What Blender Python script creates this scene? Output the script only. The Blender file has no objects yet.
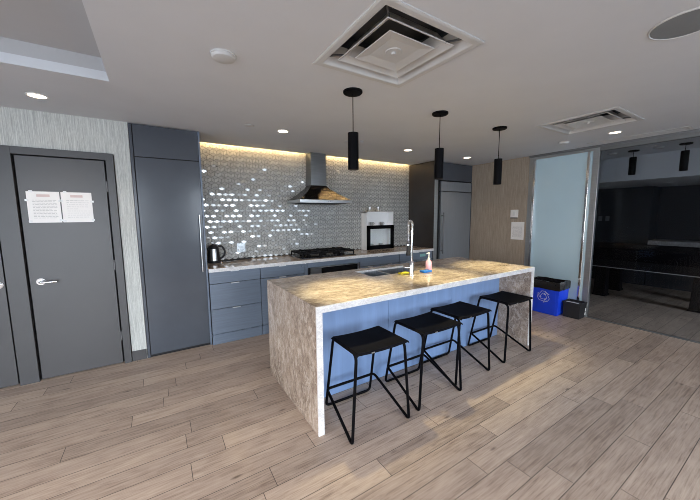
import bpy, bmesh, math, random
from mathutils import Vector, Matrix

# ------------------------------------------------------------------ scene, camera, world, light
scene = bpy.context.scene
COL = scene.collection
random.seed(7)
PI = math.pi

H = 2.434          # ceiling height
XR = 5.205         # partition wall with the glass sliding door
YF = 3.814         # wall with the grey doors / front of the tall cabinets
YB = 4.39         # kitchen back wall
YC = 3.737         # front edge of the kitchen counter
YW = -3.0          # window wall behind the camera
XL = -3.5


def make_camera():
    ps, th, ro = (math.radians(a) for a in (32.3295, 6.4809, -0.4897))
    fw = Vector((math.sin(ps) * math.cos(th), math.cos(ps) * math.cos(th), -math.sin(th)))
    r = Vector((math.cos(ps), -math.sin(ps), 0))
    up = r.cross(fw)
    r2 = r * math.cos(ro) + up * math.sin(ro)
    u2 = -r * math.sin(ro) + up * math.cos(ro)
    cd = bpy.data.cameras.new('camera')
    cd.sensor_width = 36
    cd.lens = 305.2748 / 700 * 36
    cd.clip_start = 0.02
    cam = bpy.data.objects.new('camera', cd)
    COL.objects.link(cam)
    m = Matrix((r2, u2, -fw)).transposed().to_4x4()
    m.translation = Vector((0, 0, 1.5045))
    cam.matrix_world = m
    scene.camera = cam


make_camera()
scene.view_settings.view_transform = 'Standard'
scene.view_settings.look = 'None'
scene.view_settings.gamma = 1
scene.view_settings.use_curve_mapping = False
scene.view_settings.exposure = 0.12
scene.cycles.use_denoising = True
scene.cycles.filter_width = 0.9
scene.cycles.max_bounces = 8
scene.cycles.sample_clamp_indirect = 6

world = bpy.data.worlds.new('world')
scene.world = world
world.use_nodes = True
bg = world.node_tree.nodes['Background']
bg.inputs[0].default_value = (0.72, 0.85, 1.0, 1)
bg.inputs[1].default_value = 4.5

WARM = (1.0, 0.76, 0.52)
DAY = (0.84, 0.92, 1.0)
ADDED_GAMES_WINDOW = (5.45, 6.6, 0.4, 2.36)  # unseen window added to brighten the dark games room
WINDOWS = [(-2.9, -0.5, 0.55, 2.36), (0.9, 2.75, 0.75, 2.36), (3.25, 5.0, 0.75, 2.36)]   # x0, x1, z0, z1


def lamp(name, typ, loc, energy, color, rot=(0, 0, 0), **kw):
    ld = bpy.data.lights.new(name, typ)
    ld.energy = energy
    ld.color = color
    for k, v in kw.items():
        setattr(ld, k, v)
    o = bpy.data.objects.new(name, ld)
    COL.objects.link(o)
    o.location = loc
    o.rotation_euler = rot
    return o


for (x0, x1, z0, z1) in WINDOWS + [ADDED_GAMES_WINDOW]:
    lamp('window_daylight', 'AREA', ((x0 + x1) / 2, YW - 0.05, (z0 + z1) / 2), (10.0 if x0 > 5.3 else 18.0 if x0 < -1 else 8.5 if x0 < 3 else 3.5) * (x1 - x0) * (z1 - z0), DAY,
         rot=(math.radians(63), 0, 0), shape='RECTANGLE', size=(x1 - x0), size_y=(z1 - z0), spread=math.radians(70))   # sky light comes in downwards

ADDED_SIDE_WINDOW = (-2.4, 1.6, 0.5, 2.36)          # y0, y1, z0, z1 of an unseen window added in the far left wall for more light
lamp('window_daylight', 'AREA', (XL - 0.05, -0.4, 1.43), 5.2 * 4.0 * 1.86, (1.0, 0.80, 0.62), rot=(math.radians(66), 0, -PI / 2),  # added warm light for the left floor, island end and frosted pane
     shape='RECTANGLE', size=4.0, size_y=1.86, spread=math.radians(90))


# ------------------------------------------------------------------ materials
def srgb(r, g, b):
    f = lambda c: (c / 255) / 12.92 if c <= 10 else (((c / 255) + 0.055) / 1.055) ** 2.4
    return (f(r), f(g), f(b), 1)


class NT:
    def __init__(self, name):
        self.m = bpy.data.materials.new(name)
        self.m.use_nodes = True
        self.t = self.m.node_tree
        self.bsdf = self.t.nodes['Principled BSDF']

    def n(self, typ, **kw):
        nd = self.t.nodes.new(typ)
        for k, v in kw.items():
            setattr(nd, k, v)
        return nd

    def link(self, a, b):
        self.t.links.new(a, b)

    def val(self, sock, v):
        if hasattr(v, 'is_output'):
            self.link(v, sock)
        else:
            sock.default_value = v

    def math(self, op, a, b=0.0, c=0.0):
        nd = self.n('ShaderNodeMath', operation=op)
        for i, v in enumerate((a, b, c)):
            self.val(nd.inputs[i], v)
        return nd.outputs[0]

    def mix(self, fac, a, b, blend='MIX'):
        nd = self.n('ShaderNodeMix', data_type='RGBA', blend_type=blend)
        self.val(nd.inputs[0], fac)
        self.val(nd.inputs[6], a)
        self.val(nd.inputs[7], b)
        return nd.outputs[2]

    def ramp(self, fac, stops):
        nd = self.n('ShaderNodeValToRGB')
        e = nd.color_ramp.elements
        while len(e) < len(stops):
            e.new(0.5)
        for i, (p, c) in enumerate(stops):
            e[i].position = p
            e[i].color = c
        self.link(fac, nd.inputs[0])
        return nd.outputs[0]

    def coords(self, scale=(1, 1, 1), world=False):
        if world:
            out = self.n('ShaderNodeNewGeometry').outputs['Position']
        else:
            out = self.n('ShaderNodeTexCoord').outputs['Object']
        mp = self.n('ShaderNodeMapping')
        mp.inputs['Scale'].default_value = scale
        self.link(out, mp.inputs['Vector'])
        return mp.outputs[0]

    def noise(self, vec, scale, detail=4, rough=0.55, dist=0.0):
        nd = self.n('ShaderNodeTexNoise')
        self.link(vec, nd.inputs['Vector'])
        nd.inputs['Scale'].default_value = scale
        nd.inputs['Detail'].default_value = detail
        nd.inputs['Roughness'].default_value = rough
        nd.inputs['Distortion'].default_value = dist
        return nd.outputs['Fac']

    def bump(self, h, strength, dist=0.01):
        nd = self.n('ShaderNodeBump')
        nd.inputs['Strength'].default_value = strength
        nd.inputs['Distance'].default_value = dist
        self.link(h, nd.inputs['Height'])
        self.link(nd.outputs[0], self.bsdf.inputs['Normal'])

    def set(self, **kw):
        for k, v in kw.items():
            self.val(self.bsdf.inputs[k.replace('_', ' ')], v)
        return self.m


def plain(name, col, rough=0.5, metal=0.0, var=0.06, scale=6, spec=0.5, bump=0.0, bscale=60, world=False, coat=0.0):
    """Solid paint / plastic / metal with a slight procedural tone variation."""
    t = NT(name)
    v = t.coords(world=world)
    nz = t.noise(v, scale)
    d = tuple(c * (1 - var) for c in col[:3]) + (1,)
    l = tuple(min(1, c * (1 + var)) for c in col[:3]) + (1,)
    c = t.ramp(nz, [(0.3, d), (0.7, l)])
    t.set(Base_Color=c, Roughness=rough, Metallic=metal, Specular_IOR_Level=spec, Coat_Weight=coat, Coat_Roughness=0.08)
    if bump:
        t.bump(t.noise(v, bscale, 3), bump, 0.004)
    return t.m


def brushed(name, col, rough, metal, axis_scale, amount=0.12, spec=0.5, coat=0.0):
    t = NT(name)
    v = t.coords(axis_scale)
    nz = t.noise(v, 1.0, 6, 0.6)
    d = tuple(c * (1 - amount) for c in col[:3]) + (1,)
    l = tuple(min(1, c * (1 + amount)) for c in col[:3]) + (1,)
    t.set(Base_Color=t.ramp(nz, [(0.3, d), (0.7, l)]), Metallic=metal, Specular_IOR_Level=spec,
          Roughness=t.math('MULTIPLY_ADD', nz, 0.12, rough - 0.06), Coat_Weight=coat, Coat_Roughness=0.12)
    return t.m


def emit(name, col, strength):
    t = NT(name)
    t.set(Base_Color=(0.8, 0.8, 0.8, 1), Emission_Color=col, Emission_Strength=strength)
    return t.m


def wallpaper(name, c0, c1, rough=0.6):
    """Woven vinyl with fine vertical streaks."""
    t = NT(name)
    v = t.coords((150, 150, 4))
    a = t.noise(v, 1.0, 5, 0.65)
    b = t.noise(t.coords((260, 260, 40)), 1.0, 2)
    f = t.math('ADD', t.math('MULTIPLY', a, 0.75), t.math('MULTIPLY', b, 0.25))
    t.set(Base_Color=t.ramp(f, [(0.36, c0), (0.64, c1)]), Roughness=rough, Specular_IOR_Level=0.35)
    t.bump(f, 0.15, 0.003)
    return t.m


def plank_floor():
    t = NT('floor_planks')
    pos = t.n('ShaderNodeNewGeometry').outputs['Position']
    sp = t.n('ShaderNodeSeparateXYZ')
    t.link(pos, sp.inputs[0])
    x, y = sp.outputs[0], sp.outputs[1]
    W, L = 0.1485, 1.22
    yy = t.math('DIVIDE', t.math('ADD', y, 5 * W - 0.0505 + 60 * W), W)
    row = t.math('FLOOR', yy)
    fy = t.math('FRACT', yy)
    wn = t.n('ShaderNodeTexWhiteNoise', noise_dimensions='1D')
    t.link(row, wn.inputs['W'])
    xx = t.math('ADD', t.math('DIVIDE', t.math('ADD', x, 40.0), L), t.math('MULTIPLY', wn.outputs['Value'], 7.3))
    col = t.math('FLOOR', xx)
    fx = t.math('FRACT', xx)
    cv = t.n('ShaderNodeCombineXYZ')
    t.link(row, cv.inputs[0])
    t.link(col, cv.inputs[1])
    wn2 = t.n('ShaderNodeTexWhiteNoise', noise_dimensions='2D')
    t.link(cv.outputs[0], wn2.inputs['Vector'])
    rnd = wn2.outputs['Value']
    # grain: stretched noise, shifted on every plank
    g = t.n('ShaderNodeCombineXYZ')
    t.link(t.math('ADD', t.math('MULTIPLY', x, 1.6), t.math('MULTIPLY', rnd, 37)), g.inputs[0])
    t.link(t.math('MULTIPLY', y, 34), g.inputs[1])
    t.link(t.math('MULTIPLY', rnd, 11), g.inputs[2])
    grain = t.noise(g.outputs[0], 2.4, 9, 0.78, 0.6)
    g2 = t.n('ShaderNodeCombineXYZ')
    t.link(t.math('ADD', t.math('MULTIPLY', x, 3.2), t.math('MULTIPLY', rnd, 53)), g2.inputs[0])
    t.link(t.math('MULTIPLY', y, 9), g2.inputs[1])
    t.link(t.math('MULTIPLY', rnd, 17), g2.inputs[2])
    blot = t.noise(g2.outputs[0], 1.3, 5, 0.6, 0.8)
    f = t.math('ADD', t.math('MULTIPLY', grain, 0.78), t.math('ADD', t.math('MULTIPLY', blot, 0.28), t.math('MULTIPLY', rnd, 0.06)))
    c = t.ramp(f, [(0.30, srgb(70, 57, 49)), (0.44, srgb(136, 119, 107)), (0.55, srgb(168, 151, 138)), (0.72, srgb(190, 174, 160))])
    tone = t.ramp(rnd, [(0.0, (0.84, 0.84, 0.85, 1)), (0.5, (0.97, 0.96, 0.96, 1)), (1.0, (1.06, 1.05, 1.03, 1))])
    c = t.mix(1.0, c, tone, 'MULTIPLY')
    # knots
    vor = t.n('ShaderNodeTexVoronoi')
    k = t.n('ShaderNodeCombineXYZ')
    t.link(t.math('MULTIPLY', x, 2.4), k.inputs[0])
    t.link(t.math('MULTIPLY', y, 7.5), k.inputs[1])
    t.link(k.outputs[0], vor.inputs['Vector'])
    vor.inputs['Scale'].default_value = 1.2
    kn = t.ramp(vor.outputs['Distance'], [(0.03, (0.38, 0.36, 0.35, 1)), (0.12, (1, 1, 1, 1))])
    c = t.mix(1.0, c, kn, 'MULTIPLY')
    gap = t.math('MAXIMUM', t.math('GREATER_THAN', t.math('ABSOLUTE', t.math('SUBTRACT', fy, 0.5)), 0.487),
                 t.math('GREATER_THAN', t.math('ABSOLUTE', t.math('SUBTRACT', fx, 0.5)), 0.4984))
    c = t.mix(t.math('MULTIPLY', gap, 0.85), c, (0.035, 0.028, 0.024, 1))
    t.set(Base_Color=c, Roughness=t.math('MULTIPLY_ADD', grain, 0.2, 0.34), Specular_IOR_Level=0.42)
    t.bump(t.math('SUBTRACT', t.math('MULTIPLY', grain, 0.4), gap), 0.25, 0.003)
    return t.m


def stone(name, dark, mid, light, vein, rough=0.10, scale=1.0):
    t = NT(name)
    v = t.coords((1.0 * scale, 1.6 * scale, 1.2 * scale), world=True)
    a = t.noise(v, 1.8, 8, 0.62, 0.8)
    b = t.noise(v, 14, 9, 0.75, 0.5)
    d = t.noise(v, 60, 4, 0.7)
    f = t.math('ADD', t.math('MULTIPLY', a, 0.40), t.math('ADD', t.math('MULTIPLY', b, 0.40), t.math('MULTIPLY', d, 0.20)))
    c = t.ramp(f, [(0.36, dark), (0.5, mid), (0.62, light)])
    # thin diagonal veins from ridged noise
    for sc, k, col in ((1.7, 0.55, vein), (3.4, 0.40, dark), (5.5, 0.30, vein)):
        mp = t.n('ShaderNodeMapping')
        mp.inputs['Rotation'].default_value = (0.5, 0.6, 0.75)
        mp.inputs['Scale'].default_value = (0.7, 2.1, 1.3)
        t.link(v, mp.inputs['Vector'])
        r = t.noise(mp.outputs[0], sc, 6, 0.6, 0.9)
        ridge = t.math('ABSOLUTE', t.math('SUBTRACT', r, 0.5))
        m = t.ramp(ridge, [(0.0, (1, 1, 1, 1)), (0.022, (0, 0, 0, 1))])
        c = t.mix(t.math('MULTIPLY', m, k), c, col)
    t.set(Base_Color=c, Roughness=rough, Specular_IOR_Level=0.5)
    return t.m


def tinted_glass(name, tint, ior):
    t = NT(name)
    out = t.t.nodes['Material Output']
    tr = t.n('ShaderNodeBsdfTransparent')
    tr.inputs[0].default_value = tint
    gl = t.n('ShaderNodeBsdfGlossy')
    gl.inputs['Roughness'].default_value = 0.02
    lw_ = t.n('ShaderNodeLayerWeight')
    lw_.inputs[0].default_value = 0.5
    fac = t.math('MULTIPLY_ADD', t.math('POWER', lw_.outputs['Facing'], 5.0), 0.5, ior)
    mx = t.n('ShaderNodeMixShader')
    t.link(fac, mx.inputs[0])
    t.link(tr.outputs[0], mx.inputs[1])
    t.link(gl.outputs[0], mx.inputs[2])
    t.link(mx.outputs[0], out.inputs[0])
    return t.m


M = {}
M['floor'] = plank_floor()
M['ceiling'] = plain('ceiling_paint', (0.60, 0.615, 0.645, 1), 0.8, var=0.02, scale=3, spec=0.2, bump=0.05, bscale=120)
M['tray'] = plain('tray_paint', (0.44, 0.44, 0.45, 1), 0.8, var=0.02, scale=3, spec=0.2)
M['wall_dark'] = plain('dark_wall_paint', (0.012, 0.016, 0.024, 1), 0.7, var=0.1)
M['wall_plain'] = plain('plain_wall_paint', (0.42, 0.42, 0.43, 1), 0.8, var=0.03)
M['paper_grey'] = wallpaper('grey_wallcovering', srgb(158, 159, 155), srgb(210, 211, 206))
M['paper_taupe'] = wallpaper('taupe_wallcovering', srgb(138, 126, 113), srgb(176, 163, 148))
M['door'] = plain('grey_door_paint', (0.064, 0.061, 0.063, 1), 0.40, var=0.05, scale=2, bump=0.03)
M['trim'] = plain('grey_trim_paint', (0.060, 0.058, 0.060, 1), 0.42, var=0.04)
M['hinge'] = plain('hinge_metal', (0.16, 0.16, 0.165, 1), 0.45, 0.6)
M['pull'] = plain('satin_pull', (0.62, 0.64, 0.67, 1), 0.5)
M['gap'] = plain('shadow_gap', (0.008, 0.008, 0.009, 1), 0.8)
M['cab'] = brushed('blue_grey_laminate', (0.15, 0.185, 0.24, 1), 0.36, 0.0, (3, 3, 60), 0.10, 0.5)
M['cab_tall'] = plain('slate_laminate', (0.064, 0.072, 0.088, 1), 0.24, var=0.05, scale=3, spec=0.4, coat=0.12)
M['cab_brown'] = plain('dark_gloss_laminate', (0.035, 0.030, 0.028, 1), 0.25, var=0.08, scale=3)
M['fridge'] = brushed('slate_fridge_panel', (0.20, 0.215, 0.235, 1), 0.38, 0.1, (60, 60, 3), 0.06)
M['island_blue'] = brushed('pale_blue_laminate', (0.21, 0.32, 0.55, 1), 0.36, 0.0, (14, 14, 1.2), 0.10)  # paler and bluer than the cabinets: daylight on the panel put into its colour
M['stone'] = stone('taupe_marble', srgb(112, 98, 87), srgb(174, 158, 144), srgb(218, 205, 192), srgb(226, 216, 205))
M['stone_grey'] = M['stone']
M['stone_edge'] = stone('pale_stone_edge', srgb(178, 176, 176), srgb(215, 213, 213), srgb(236, 235, 235), srgb(240, 239, 239), 0.3, 6)  # speckled edge stone, made paler to carry the window light it catches
M['steel'] = brushed('brushed_steel', (0.50, 0.50, 0.50, 1), 0.30, 1.0, (4, 4, 120), 0.1)
M['steel_hood'] = brushed('hood_steel', (0.055, 0.044, 0.038, 1), 0.26, 1.0, (120, 120, 4), 0.1)  # dark brown holds the canopy's reflection of the floor as colour
M['chimney'] = brushed('chimney_steel', (0.24, 0.245, 0.25, 1), 0.3, 1.0, (4, 4, 120), 0.1)
M['chrome'] = plain('chrome', (0.75, 0.75, 0.76, 1), 0.12, 1.0, var=0.02)
M['sink'] = brushed('sink_steel', (0.34, 0.36, 0.39, 1), 0.35, 1.0, (80, 4, 4), 0.1)
M['black'] = plain('black_powder_coat', (0.003, 0.003, 0.004, 1), 0.5, var=0.1, scale=30, spec=0.06)
M['black_seat'] = plain('black_seat_sheet', (0.006, 0.006, 0.008, 1), 0.6, var=0.15, scale=40, spec=0.04)
M['black_gloss'] = plain('black_gloss', (0.008, 0.008, 0.009, 1), 0.12, var=0.05)
M['black_iron'] = plain('cast_iron', (0.006, 0.006, 0.007, 1), 0.6, var=0.2, scale=80, spec=0.15, bump=0.2)
M['black_matte'] = plain('black_plastic', (0.012, 0.012, 0.014, 1), 0.6, var=0.1)
M['bag'] = plain('black_bag_film', (0.012, 0.012, 0.014, 1), 0.25, var=0.2, scale=20, bump=0.5, bscale=25)
M['blue_bin'] = plain('blue_bin_plastic', (0.010, 0.065, 0.80, 1), 0.4, var=0.06, bump=0.04)
M['white'] = plain('white_plastic', (0.78, 0.78, 0.77, 1), 0.4, var=0.02)
M['white_cab'] = plain('white_cabinet', (0.90, 0.90, 0.90, 1), 0.45, var=0.02)
M['vent'] = plain('vent_paint', (0.52, 0.52, 0.52, 1), 0.5, var=0.03)
M['vent_dark'] = plain('duct_dark', (0.085, 0.09, 0.10, 1), 0.8)
M['speaker'] = plain('speaker_grille', (0.20, 0.21, 0.22, 1), 0.7, var=0.05, bump=0.2, bscale=300)
M['paper'] = plain('white_paper', (0.80, 0.79, 0.78, 1), 0.8, var=0.03)
M['ink'] = plain('grey_ink', (0.42, 0.42, 0.43, 1), 0.9)
M['ink_red'] = plain('faded_red_ink', (0.62, 0.50, 0.49, 1), 0.9)
M['tape'] = plain('clear_tape', (0.72, 0.73, 0.74, 1), 0.25)
M['grout'] = plain('dark_grout', (0.05, 0.048, 0.045, 1), 0.8)
M['tile_matte'] = plain('stone_tile', (0.38, 0.38, 0.36, 1), 0.45, var=0.22, scale=22)
M['tile_pale'] = plain('pale_tile', (0.41, 0.41, 0.39, 1), 0.4, var=0.22, scale=22)
M['tile_gloss'] = plain('glass_tile', (0.46, 0.46, 0.45, 1), 0.10, 0.15, var=0.15, scale=30, spec=1.0, coat=0.8)
M['alu'] = brushed('aluminium_frame', (0.40, 0.42, 0.44, 1), 0.32, 0.8, (4, 4, 60), 0.06)
M['header'] = plain('grey_header_metal', (0.18, 0.19, 0.20, 1), 0.45, 0.5)
M['frost'] = plain('frosted_glass', (0.50, 0.68, 0.78, 1), 0.38, var=0.02, scale=2, coat=0.8)
M['tint'] = tinted_glass('tinted_glass', (0.76, 0.78, 0.80, 1), 0.008)
M['cabglass'] = tinted_glass('clear_cabinet_glass', (0.98, 0.99, 0.99, 1), 0.02)
M['lamp_warm'] = emit('warm_lamp_lens', (1.0, 0.78, 0.55, 1), 9)
M['lamp_dim'] = emit('dim_lamp_lens', (0.75, 0.85, 1.0, 1), 0.10)
M['led'] = emit('led_strip', (1.0, 0.70, 0.30, 1), 10)
M['yellow'] = plain('yellow_sponge', (0.70, 0.58, 0.03, 1), 0.9, bump=0.3, bscale=200)
M['blue_sponge'] = plain('blue_sponge', (0.02, 0.16, 0.55, 1), 0.9, bump=0.3, bscale=200)
M['pink'] = plain('pink_soap', (0.75, 0.42, 0.50, 1), 0.2, coat=0.5)
M['mint'] = plain('mint_sticker', (0.25, 0.50, 0.48, 1), 0.6)
M['slab'] = stone('bar_slab', srgb(120, 120, 122), srgb(160, 160, 162), srgb(190, 190, 192), srgb(205, 205, 206), 0.3, 2)
M['cloth'] = plain('pool_table_cover', (0.003, 0.003, 0.005, 1), 0.8, spec=0.05)
M['pool_wood'] = plain('black_pool_table', (0.004, 0.004, 0.006, 1), 0.5, spec=0.15)


# ------------------------------------------------------------------ mesh helpers
class MB:
    """Collects shapes given in world coordinates; build() links them as one mesh object."""

    def __init__(self):
        self.bm = bmesh.new()
        self.mi = 0

    def face(self, vs):
        try:
            f = self.bm.faces.new(vs)
            f.material_index = self.mi
            return f
        except ValueError:
            return None

    def box(self, x0, x1, y0, y1, z0, z1, bev=0.0, seg=2):
        b = self.bm
        v = [b.verts.new(p) for p in ((x0, y0, z0), (x1, y0, z0), (x1, y1, z0), (x0, y1, z0),
                                      (x0, y0, z1), (x1, y0, z1), (x1, y1, z1), (x0, y1, z1))]
        fs = [self.face([v[i] for i in q]) for q in ((3, 2, 1, 0), (4, 5, 6, 7), (0, 1, 5, 4), (1, 2, 6, 5), (2, 3, 7, 6), (3, 0, 4, 7))]
        if bev:
            es = {e for f in fs for e in f.edges}
            bmesh.ops.bevel(b, geom=list(es), offset=bev, segments=seg, affect='EDGES', profile=0.6)
        return self

    def taper(self, c, bot, top, z0, z1, bev=0.0):
        """Frustum box: bot / top are (x0, x1, y0, y1)."""
        b = self.bm
        v = [b.verts.new((x, y, z0)) for x, y in ((bot[0], bot[2]), (bot[1], bot[2]), (bot[1], bot[3]), (bot[0], bot[3]))]
        v += [b.verts.new((x, y, z1)) for x, y in ((top[0], top[2]), (top[1], top[2]), (top[1], top[3]), (top[0], top[3]))]
        fs = [self.face([v[i] for i in q]) for q in ((3, 2, 1, 0), (4, 5, 6, 7), (0, 1, 5, 4), (1, 2, 6, 5), (2, 3, 7, 6), (3, 0, 4, 7))]
        if bev:
            es = {e for f in fs for e in f.edges}
            bmesh.ops.bevel(b, geom=list(es), offset=bev, segments=2, affect='EDGES', profile=0.6)
        return self

    def rings(self, rings, cap0=True, cap1=True, closed=False):
        vr = [[self.bm.verts.new(p) for p in r] for r in rings]
        n = len(vr[0])
        m = len(vr)
        for i in range(m if closed else m - 1):
            a, c = vr[i], vr[(i + 1) % m]
            for k in range(n):
                self.face([a[k], a[(k + 1) % n], c[(k + 1) % n], c[k]])
        if not closed:
            if cap0:
                self.face(list(reversed(vr[0])))
            if cap1:
                self.face(vr[-1])
        return self

    def lathe(self, prof, cx, cy, n=32, cap0=True, cap1=True):
        """prof: (radius, z) from one end to the other."""
        self.rings([[(cx + r * math.cos(2 * PI * k / n), cy + r * math.sin(2 * PI * k / n), z) for k in range(n)] for r, z in prof], cap0, cap1)
        return self

    def cyl(self, p, q, r, n=16):
        return self.tube([p, q], r, n)

    def tube(self, pts, r, n=10, closed=False):
        pts = [Vector(p) for p in pts]
        m = len(pts)
        rings = []
        ref = None
        for i, p in enumerate(pts):
            if closed:
                a, b = pts[i - 1], pts[(i + 1) % m]
            else:
                a, b = pts[max(i - 1, 0)], pts[min(i + 1, m - 1)]
            t = (b - a).normalized()
            if ref is None:
                ref = t.cross(Vector((0.31, 0.17, 0.93)))
                if ref.length < 1e-3:
                    ref = t.cross(Vector((1, 0, 0)))
            u = (ref - t * ref.dot(t)).normalized()
            ref = u
            w = t.cross(u)
            rr = r[i] if isinstance(r, (list, tuple)) else r
            rings.append([p + u * rr * math.cos(2 * PI * k / n) + w * rr * math.sin(2 * PI * k / n) for k in range(n)])
        return self.rings(rings, closed=closed)

    def build(self, name, mats, parent=None, loc=None, smooth=None):
        """mats: a material or a list; loc: world origin of a top-level object."""
        bm = self.bm
        bmesh.ops.recalc_face_normals(bm, faces=bm.faces[:])
        off = Vector((0, 0, 0))
        if parent is not None:
            p = parent
            while p is not None:
                off += p.location
                p = p.parent
        elif loc is not None:
            off = Vector(loc)
        bmesh.ops.translate(bm, verts=bm.verts[:], vec=-off)
        me = bpy.data.meshes.new(name)
        bm.to_mesh(me)
        bm.free()
        for m in (mats if isinstance(mats, (list, tuple)) else [mats]):
            me.materials.append(m)
        o = bpy.data.objects.new(name, me)
        COL.objects.link(o)
        if parent is not None:
            o.parent = parent
        elif loc is not None:
            o.location = loc
        if smooth:
            for f in me.polygons:
                f.use_smooth = True
            me.set_sharp_from_angle(angle=math.radians(smooth))
        return o


def fillet(pts, r, seg=5):
    """Round the inner corners of a polyline."""
    pts = [Vector(p) for p in pts]
    out = [pts[0]]
    for i in range(1, len(pts) - 1):
        a, b, c = pts[i - 1], pts[i], pts[i + 1]
        d1, d2 = (a - b), (c - b)
        k = min(r, d1.length * 0.45, d2.length * 0.45)
        s, e = b + d1.normalized() * k, b + d2.normalized() * k
        for j in range(seg + 1):
            t = j / seg
            out.append(s * (1 - t) ** 2 + b * 2 * t * (1 - t) + e * t ** 2)
    out.append(pts[-1])
    return out


def tag(o, label, cat, group=None):
    o['label'] = label
    o['category'] = cat
    if group:
        o['group'] = group
    return o


def thing(name, loc, label, cat, group=None):
    o = bpy.data.objects.new(name, None)
    o.empty_display_size = 0.1
    COL.objects.link(o)
    o.location = loc
    return tag(o, label, cat, group)


def struct(o):
    o['kind'] = 'structure'
    return o


def copy_tree(o, parent=None):
    c = o.copy()
    COL.objects.link(c)
    c.parent = parent
    for ch in list(o.children):
        copy_tree(ch, c)
    return c


def box(name, mat, x0, x1, y0, y1, z0, z1, parent=None, bev=0.0, loc=None):
    return MB().box(x0, x1, y0, y1, z0, z1, bev).build(name, mat, parent, loc)


# ------------------------------------------------------------------ structure
struct(box('floor', M['floor'], XL - 0.1, 9.2, YW - 0.2, YB + 0.1, -0.1, 0.0))

# ceiling: one mesh on a grid with openings for the tray, the vents and the cove along the tiled wall
HOLES = [(-3.2, -0.204, -1.9, 2.757), (0.925, 1.535, 1.14, 1.75), (3.545, 4.145, 1.15, 1.745), (4.955, 5.145, 0.95, 1.83)]
COVE_Y = 4.345


def ceiling():
    mb = MB()
    xs = sorted({XL - 0.1, 0.469, 4.118, 6.70, *(v for h in HOLES for v in h[:2])})
    ys = sorted({YW - 0.1, COVE_Y, YB + 0.05, *(v for h in HOLES for v in h[2:])})

    def open_(cx, cy):
        if any(h[0] < cx < h[1] and h[2] < cy < h[3] for h in HOLES):
            return True
        return cy > COVE_Y and 0.469 < cx < 4.118

    vt = {}

    def V(x, y, z):
        k = (round(x, 5), round(y, 5), round(z, 5))
        if k not in vt:
            vt[k] = mb.bm.verts.new(k)
        return vt[k]
    T = 0.06
    solid = lambda i, j: 0 <= i < len(xs) - 1 and 0 <= j < len(ys) - 1 and not open_((xs[i] + xs[i + 1]) / 2, (ys[j] + ys[j + 1]) / 2)
    for i in range(len(xs) - 1):
        for j in range(len(ys) - 1):
            if not solid(i, j):
                continue
            a, b, c, d = xs[i], xs[i + 1], ys[j], ys[j + 1]
            mb.face([V(a, c, H), V(a, d, H), V(b, d, H), V(b, c, H)])
            mb.face([V(a, c, H + T), V(b, c, H + T), V(b, d, H + T), V(a, d, H + T)])
            for (ni, nj, p, q) in ((i - 1, j, (a, c), (a, d)), (i + 1, j, (b, c), (b, d)), (i, j - 1, (a, c), (b, c)), (i, j + 1, (a, d), (b, d))):
                if not solid(ni, nj):
                    mb.face([V(*p, H), V(*q, H), V(*q, H + T), V(*p, H + T)])
    return mb.build('ceiling', M['ceiling'])


struct(ceiling())
# raised tray at the left
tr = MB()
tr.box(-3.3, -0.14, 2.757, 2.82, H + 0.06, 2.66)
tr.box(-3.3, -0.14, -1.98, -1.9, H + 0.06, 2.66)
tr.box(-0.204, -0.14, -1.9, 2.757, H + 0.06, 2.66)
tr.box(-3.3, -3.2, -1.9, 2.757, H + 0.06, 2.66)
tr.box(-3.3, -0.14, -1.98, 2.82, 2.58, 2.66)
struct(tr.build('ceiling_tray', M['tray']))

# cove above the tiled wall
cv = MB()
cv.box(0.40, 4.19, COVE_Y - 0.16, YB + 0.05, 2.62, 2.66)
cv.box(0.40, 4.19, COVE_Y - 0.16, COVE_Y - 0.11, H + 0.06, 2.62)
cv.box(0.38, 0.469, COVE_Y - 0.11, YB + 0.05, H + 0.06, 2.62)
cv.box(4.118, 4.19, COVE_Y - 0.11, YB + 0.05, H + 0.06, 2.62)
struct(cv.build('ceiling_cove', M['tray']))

# walls
struct(box('wall_back', M['wall_plain'], 0.3, 9.2, YB + 0.012, YB + 0.1, 0, 2.70))
lw = MB()                                            # wall with the doors, cut around both openings
for b in ((-0.30, -0.171, 0, H), (-1.15, -0.30, 2.11, H), (-2.08, -1.15, 2.11, H), (XL, -2.08, 0, H)):
    lw.box(b[0], b[1], YF, YF + 0.12, b[2], b[3])
struct(lw.build('wall_left', M['paper_grey']))
fl_ = MB()
for b in ((YW, ADDED_SIDE_WINDOW[0], 0, H), (ADDED_SIDE_WINDOW[1], YF + 0.12, 0, H), (ADDED_SIDE_WINDOW[0], ADDED_SIDE_WINDOW[1], 0, ADDED_SIDE_WINDOW[2]), (ADDED_SIDE_WINDOW[0], ADDED_SIDE_WINDOW[1], ADDED_SIDE_WINDOW[3], H)):
    fl_.box(XL - 0.1, XL, b[0], b[1], b[2], b[3])
struct(fl_.build('wall_far_left', M['wall_plain']))
struct(box('wall_behind_doors', M['gap'], XL, -0.171, YF + 0.13, YF + 0.2, 0, H))
ww = MB()                                            # window wall behind the camera
edges = [XL] + [v for w in WINDOWS for v in w[:2]] + [XR]
for i in range(0, len(edges), 2):
    ww.box(edges[i], edges[i + 1], YW - 0.15, YW, 0, H)
for (x0, x1, z0, z1) in WINDOWS:
    ww.box(x0, x1, YW - 0.15, YW, 0, z0)
    ww.box(x0, x1, YW - 0.15, YW, z1, H)
struct(ww.build('wall_front', M['wall_plain']))
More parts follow.
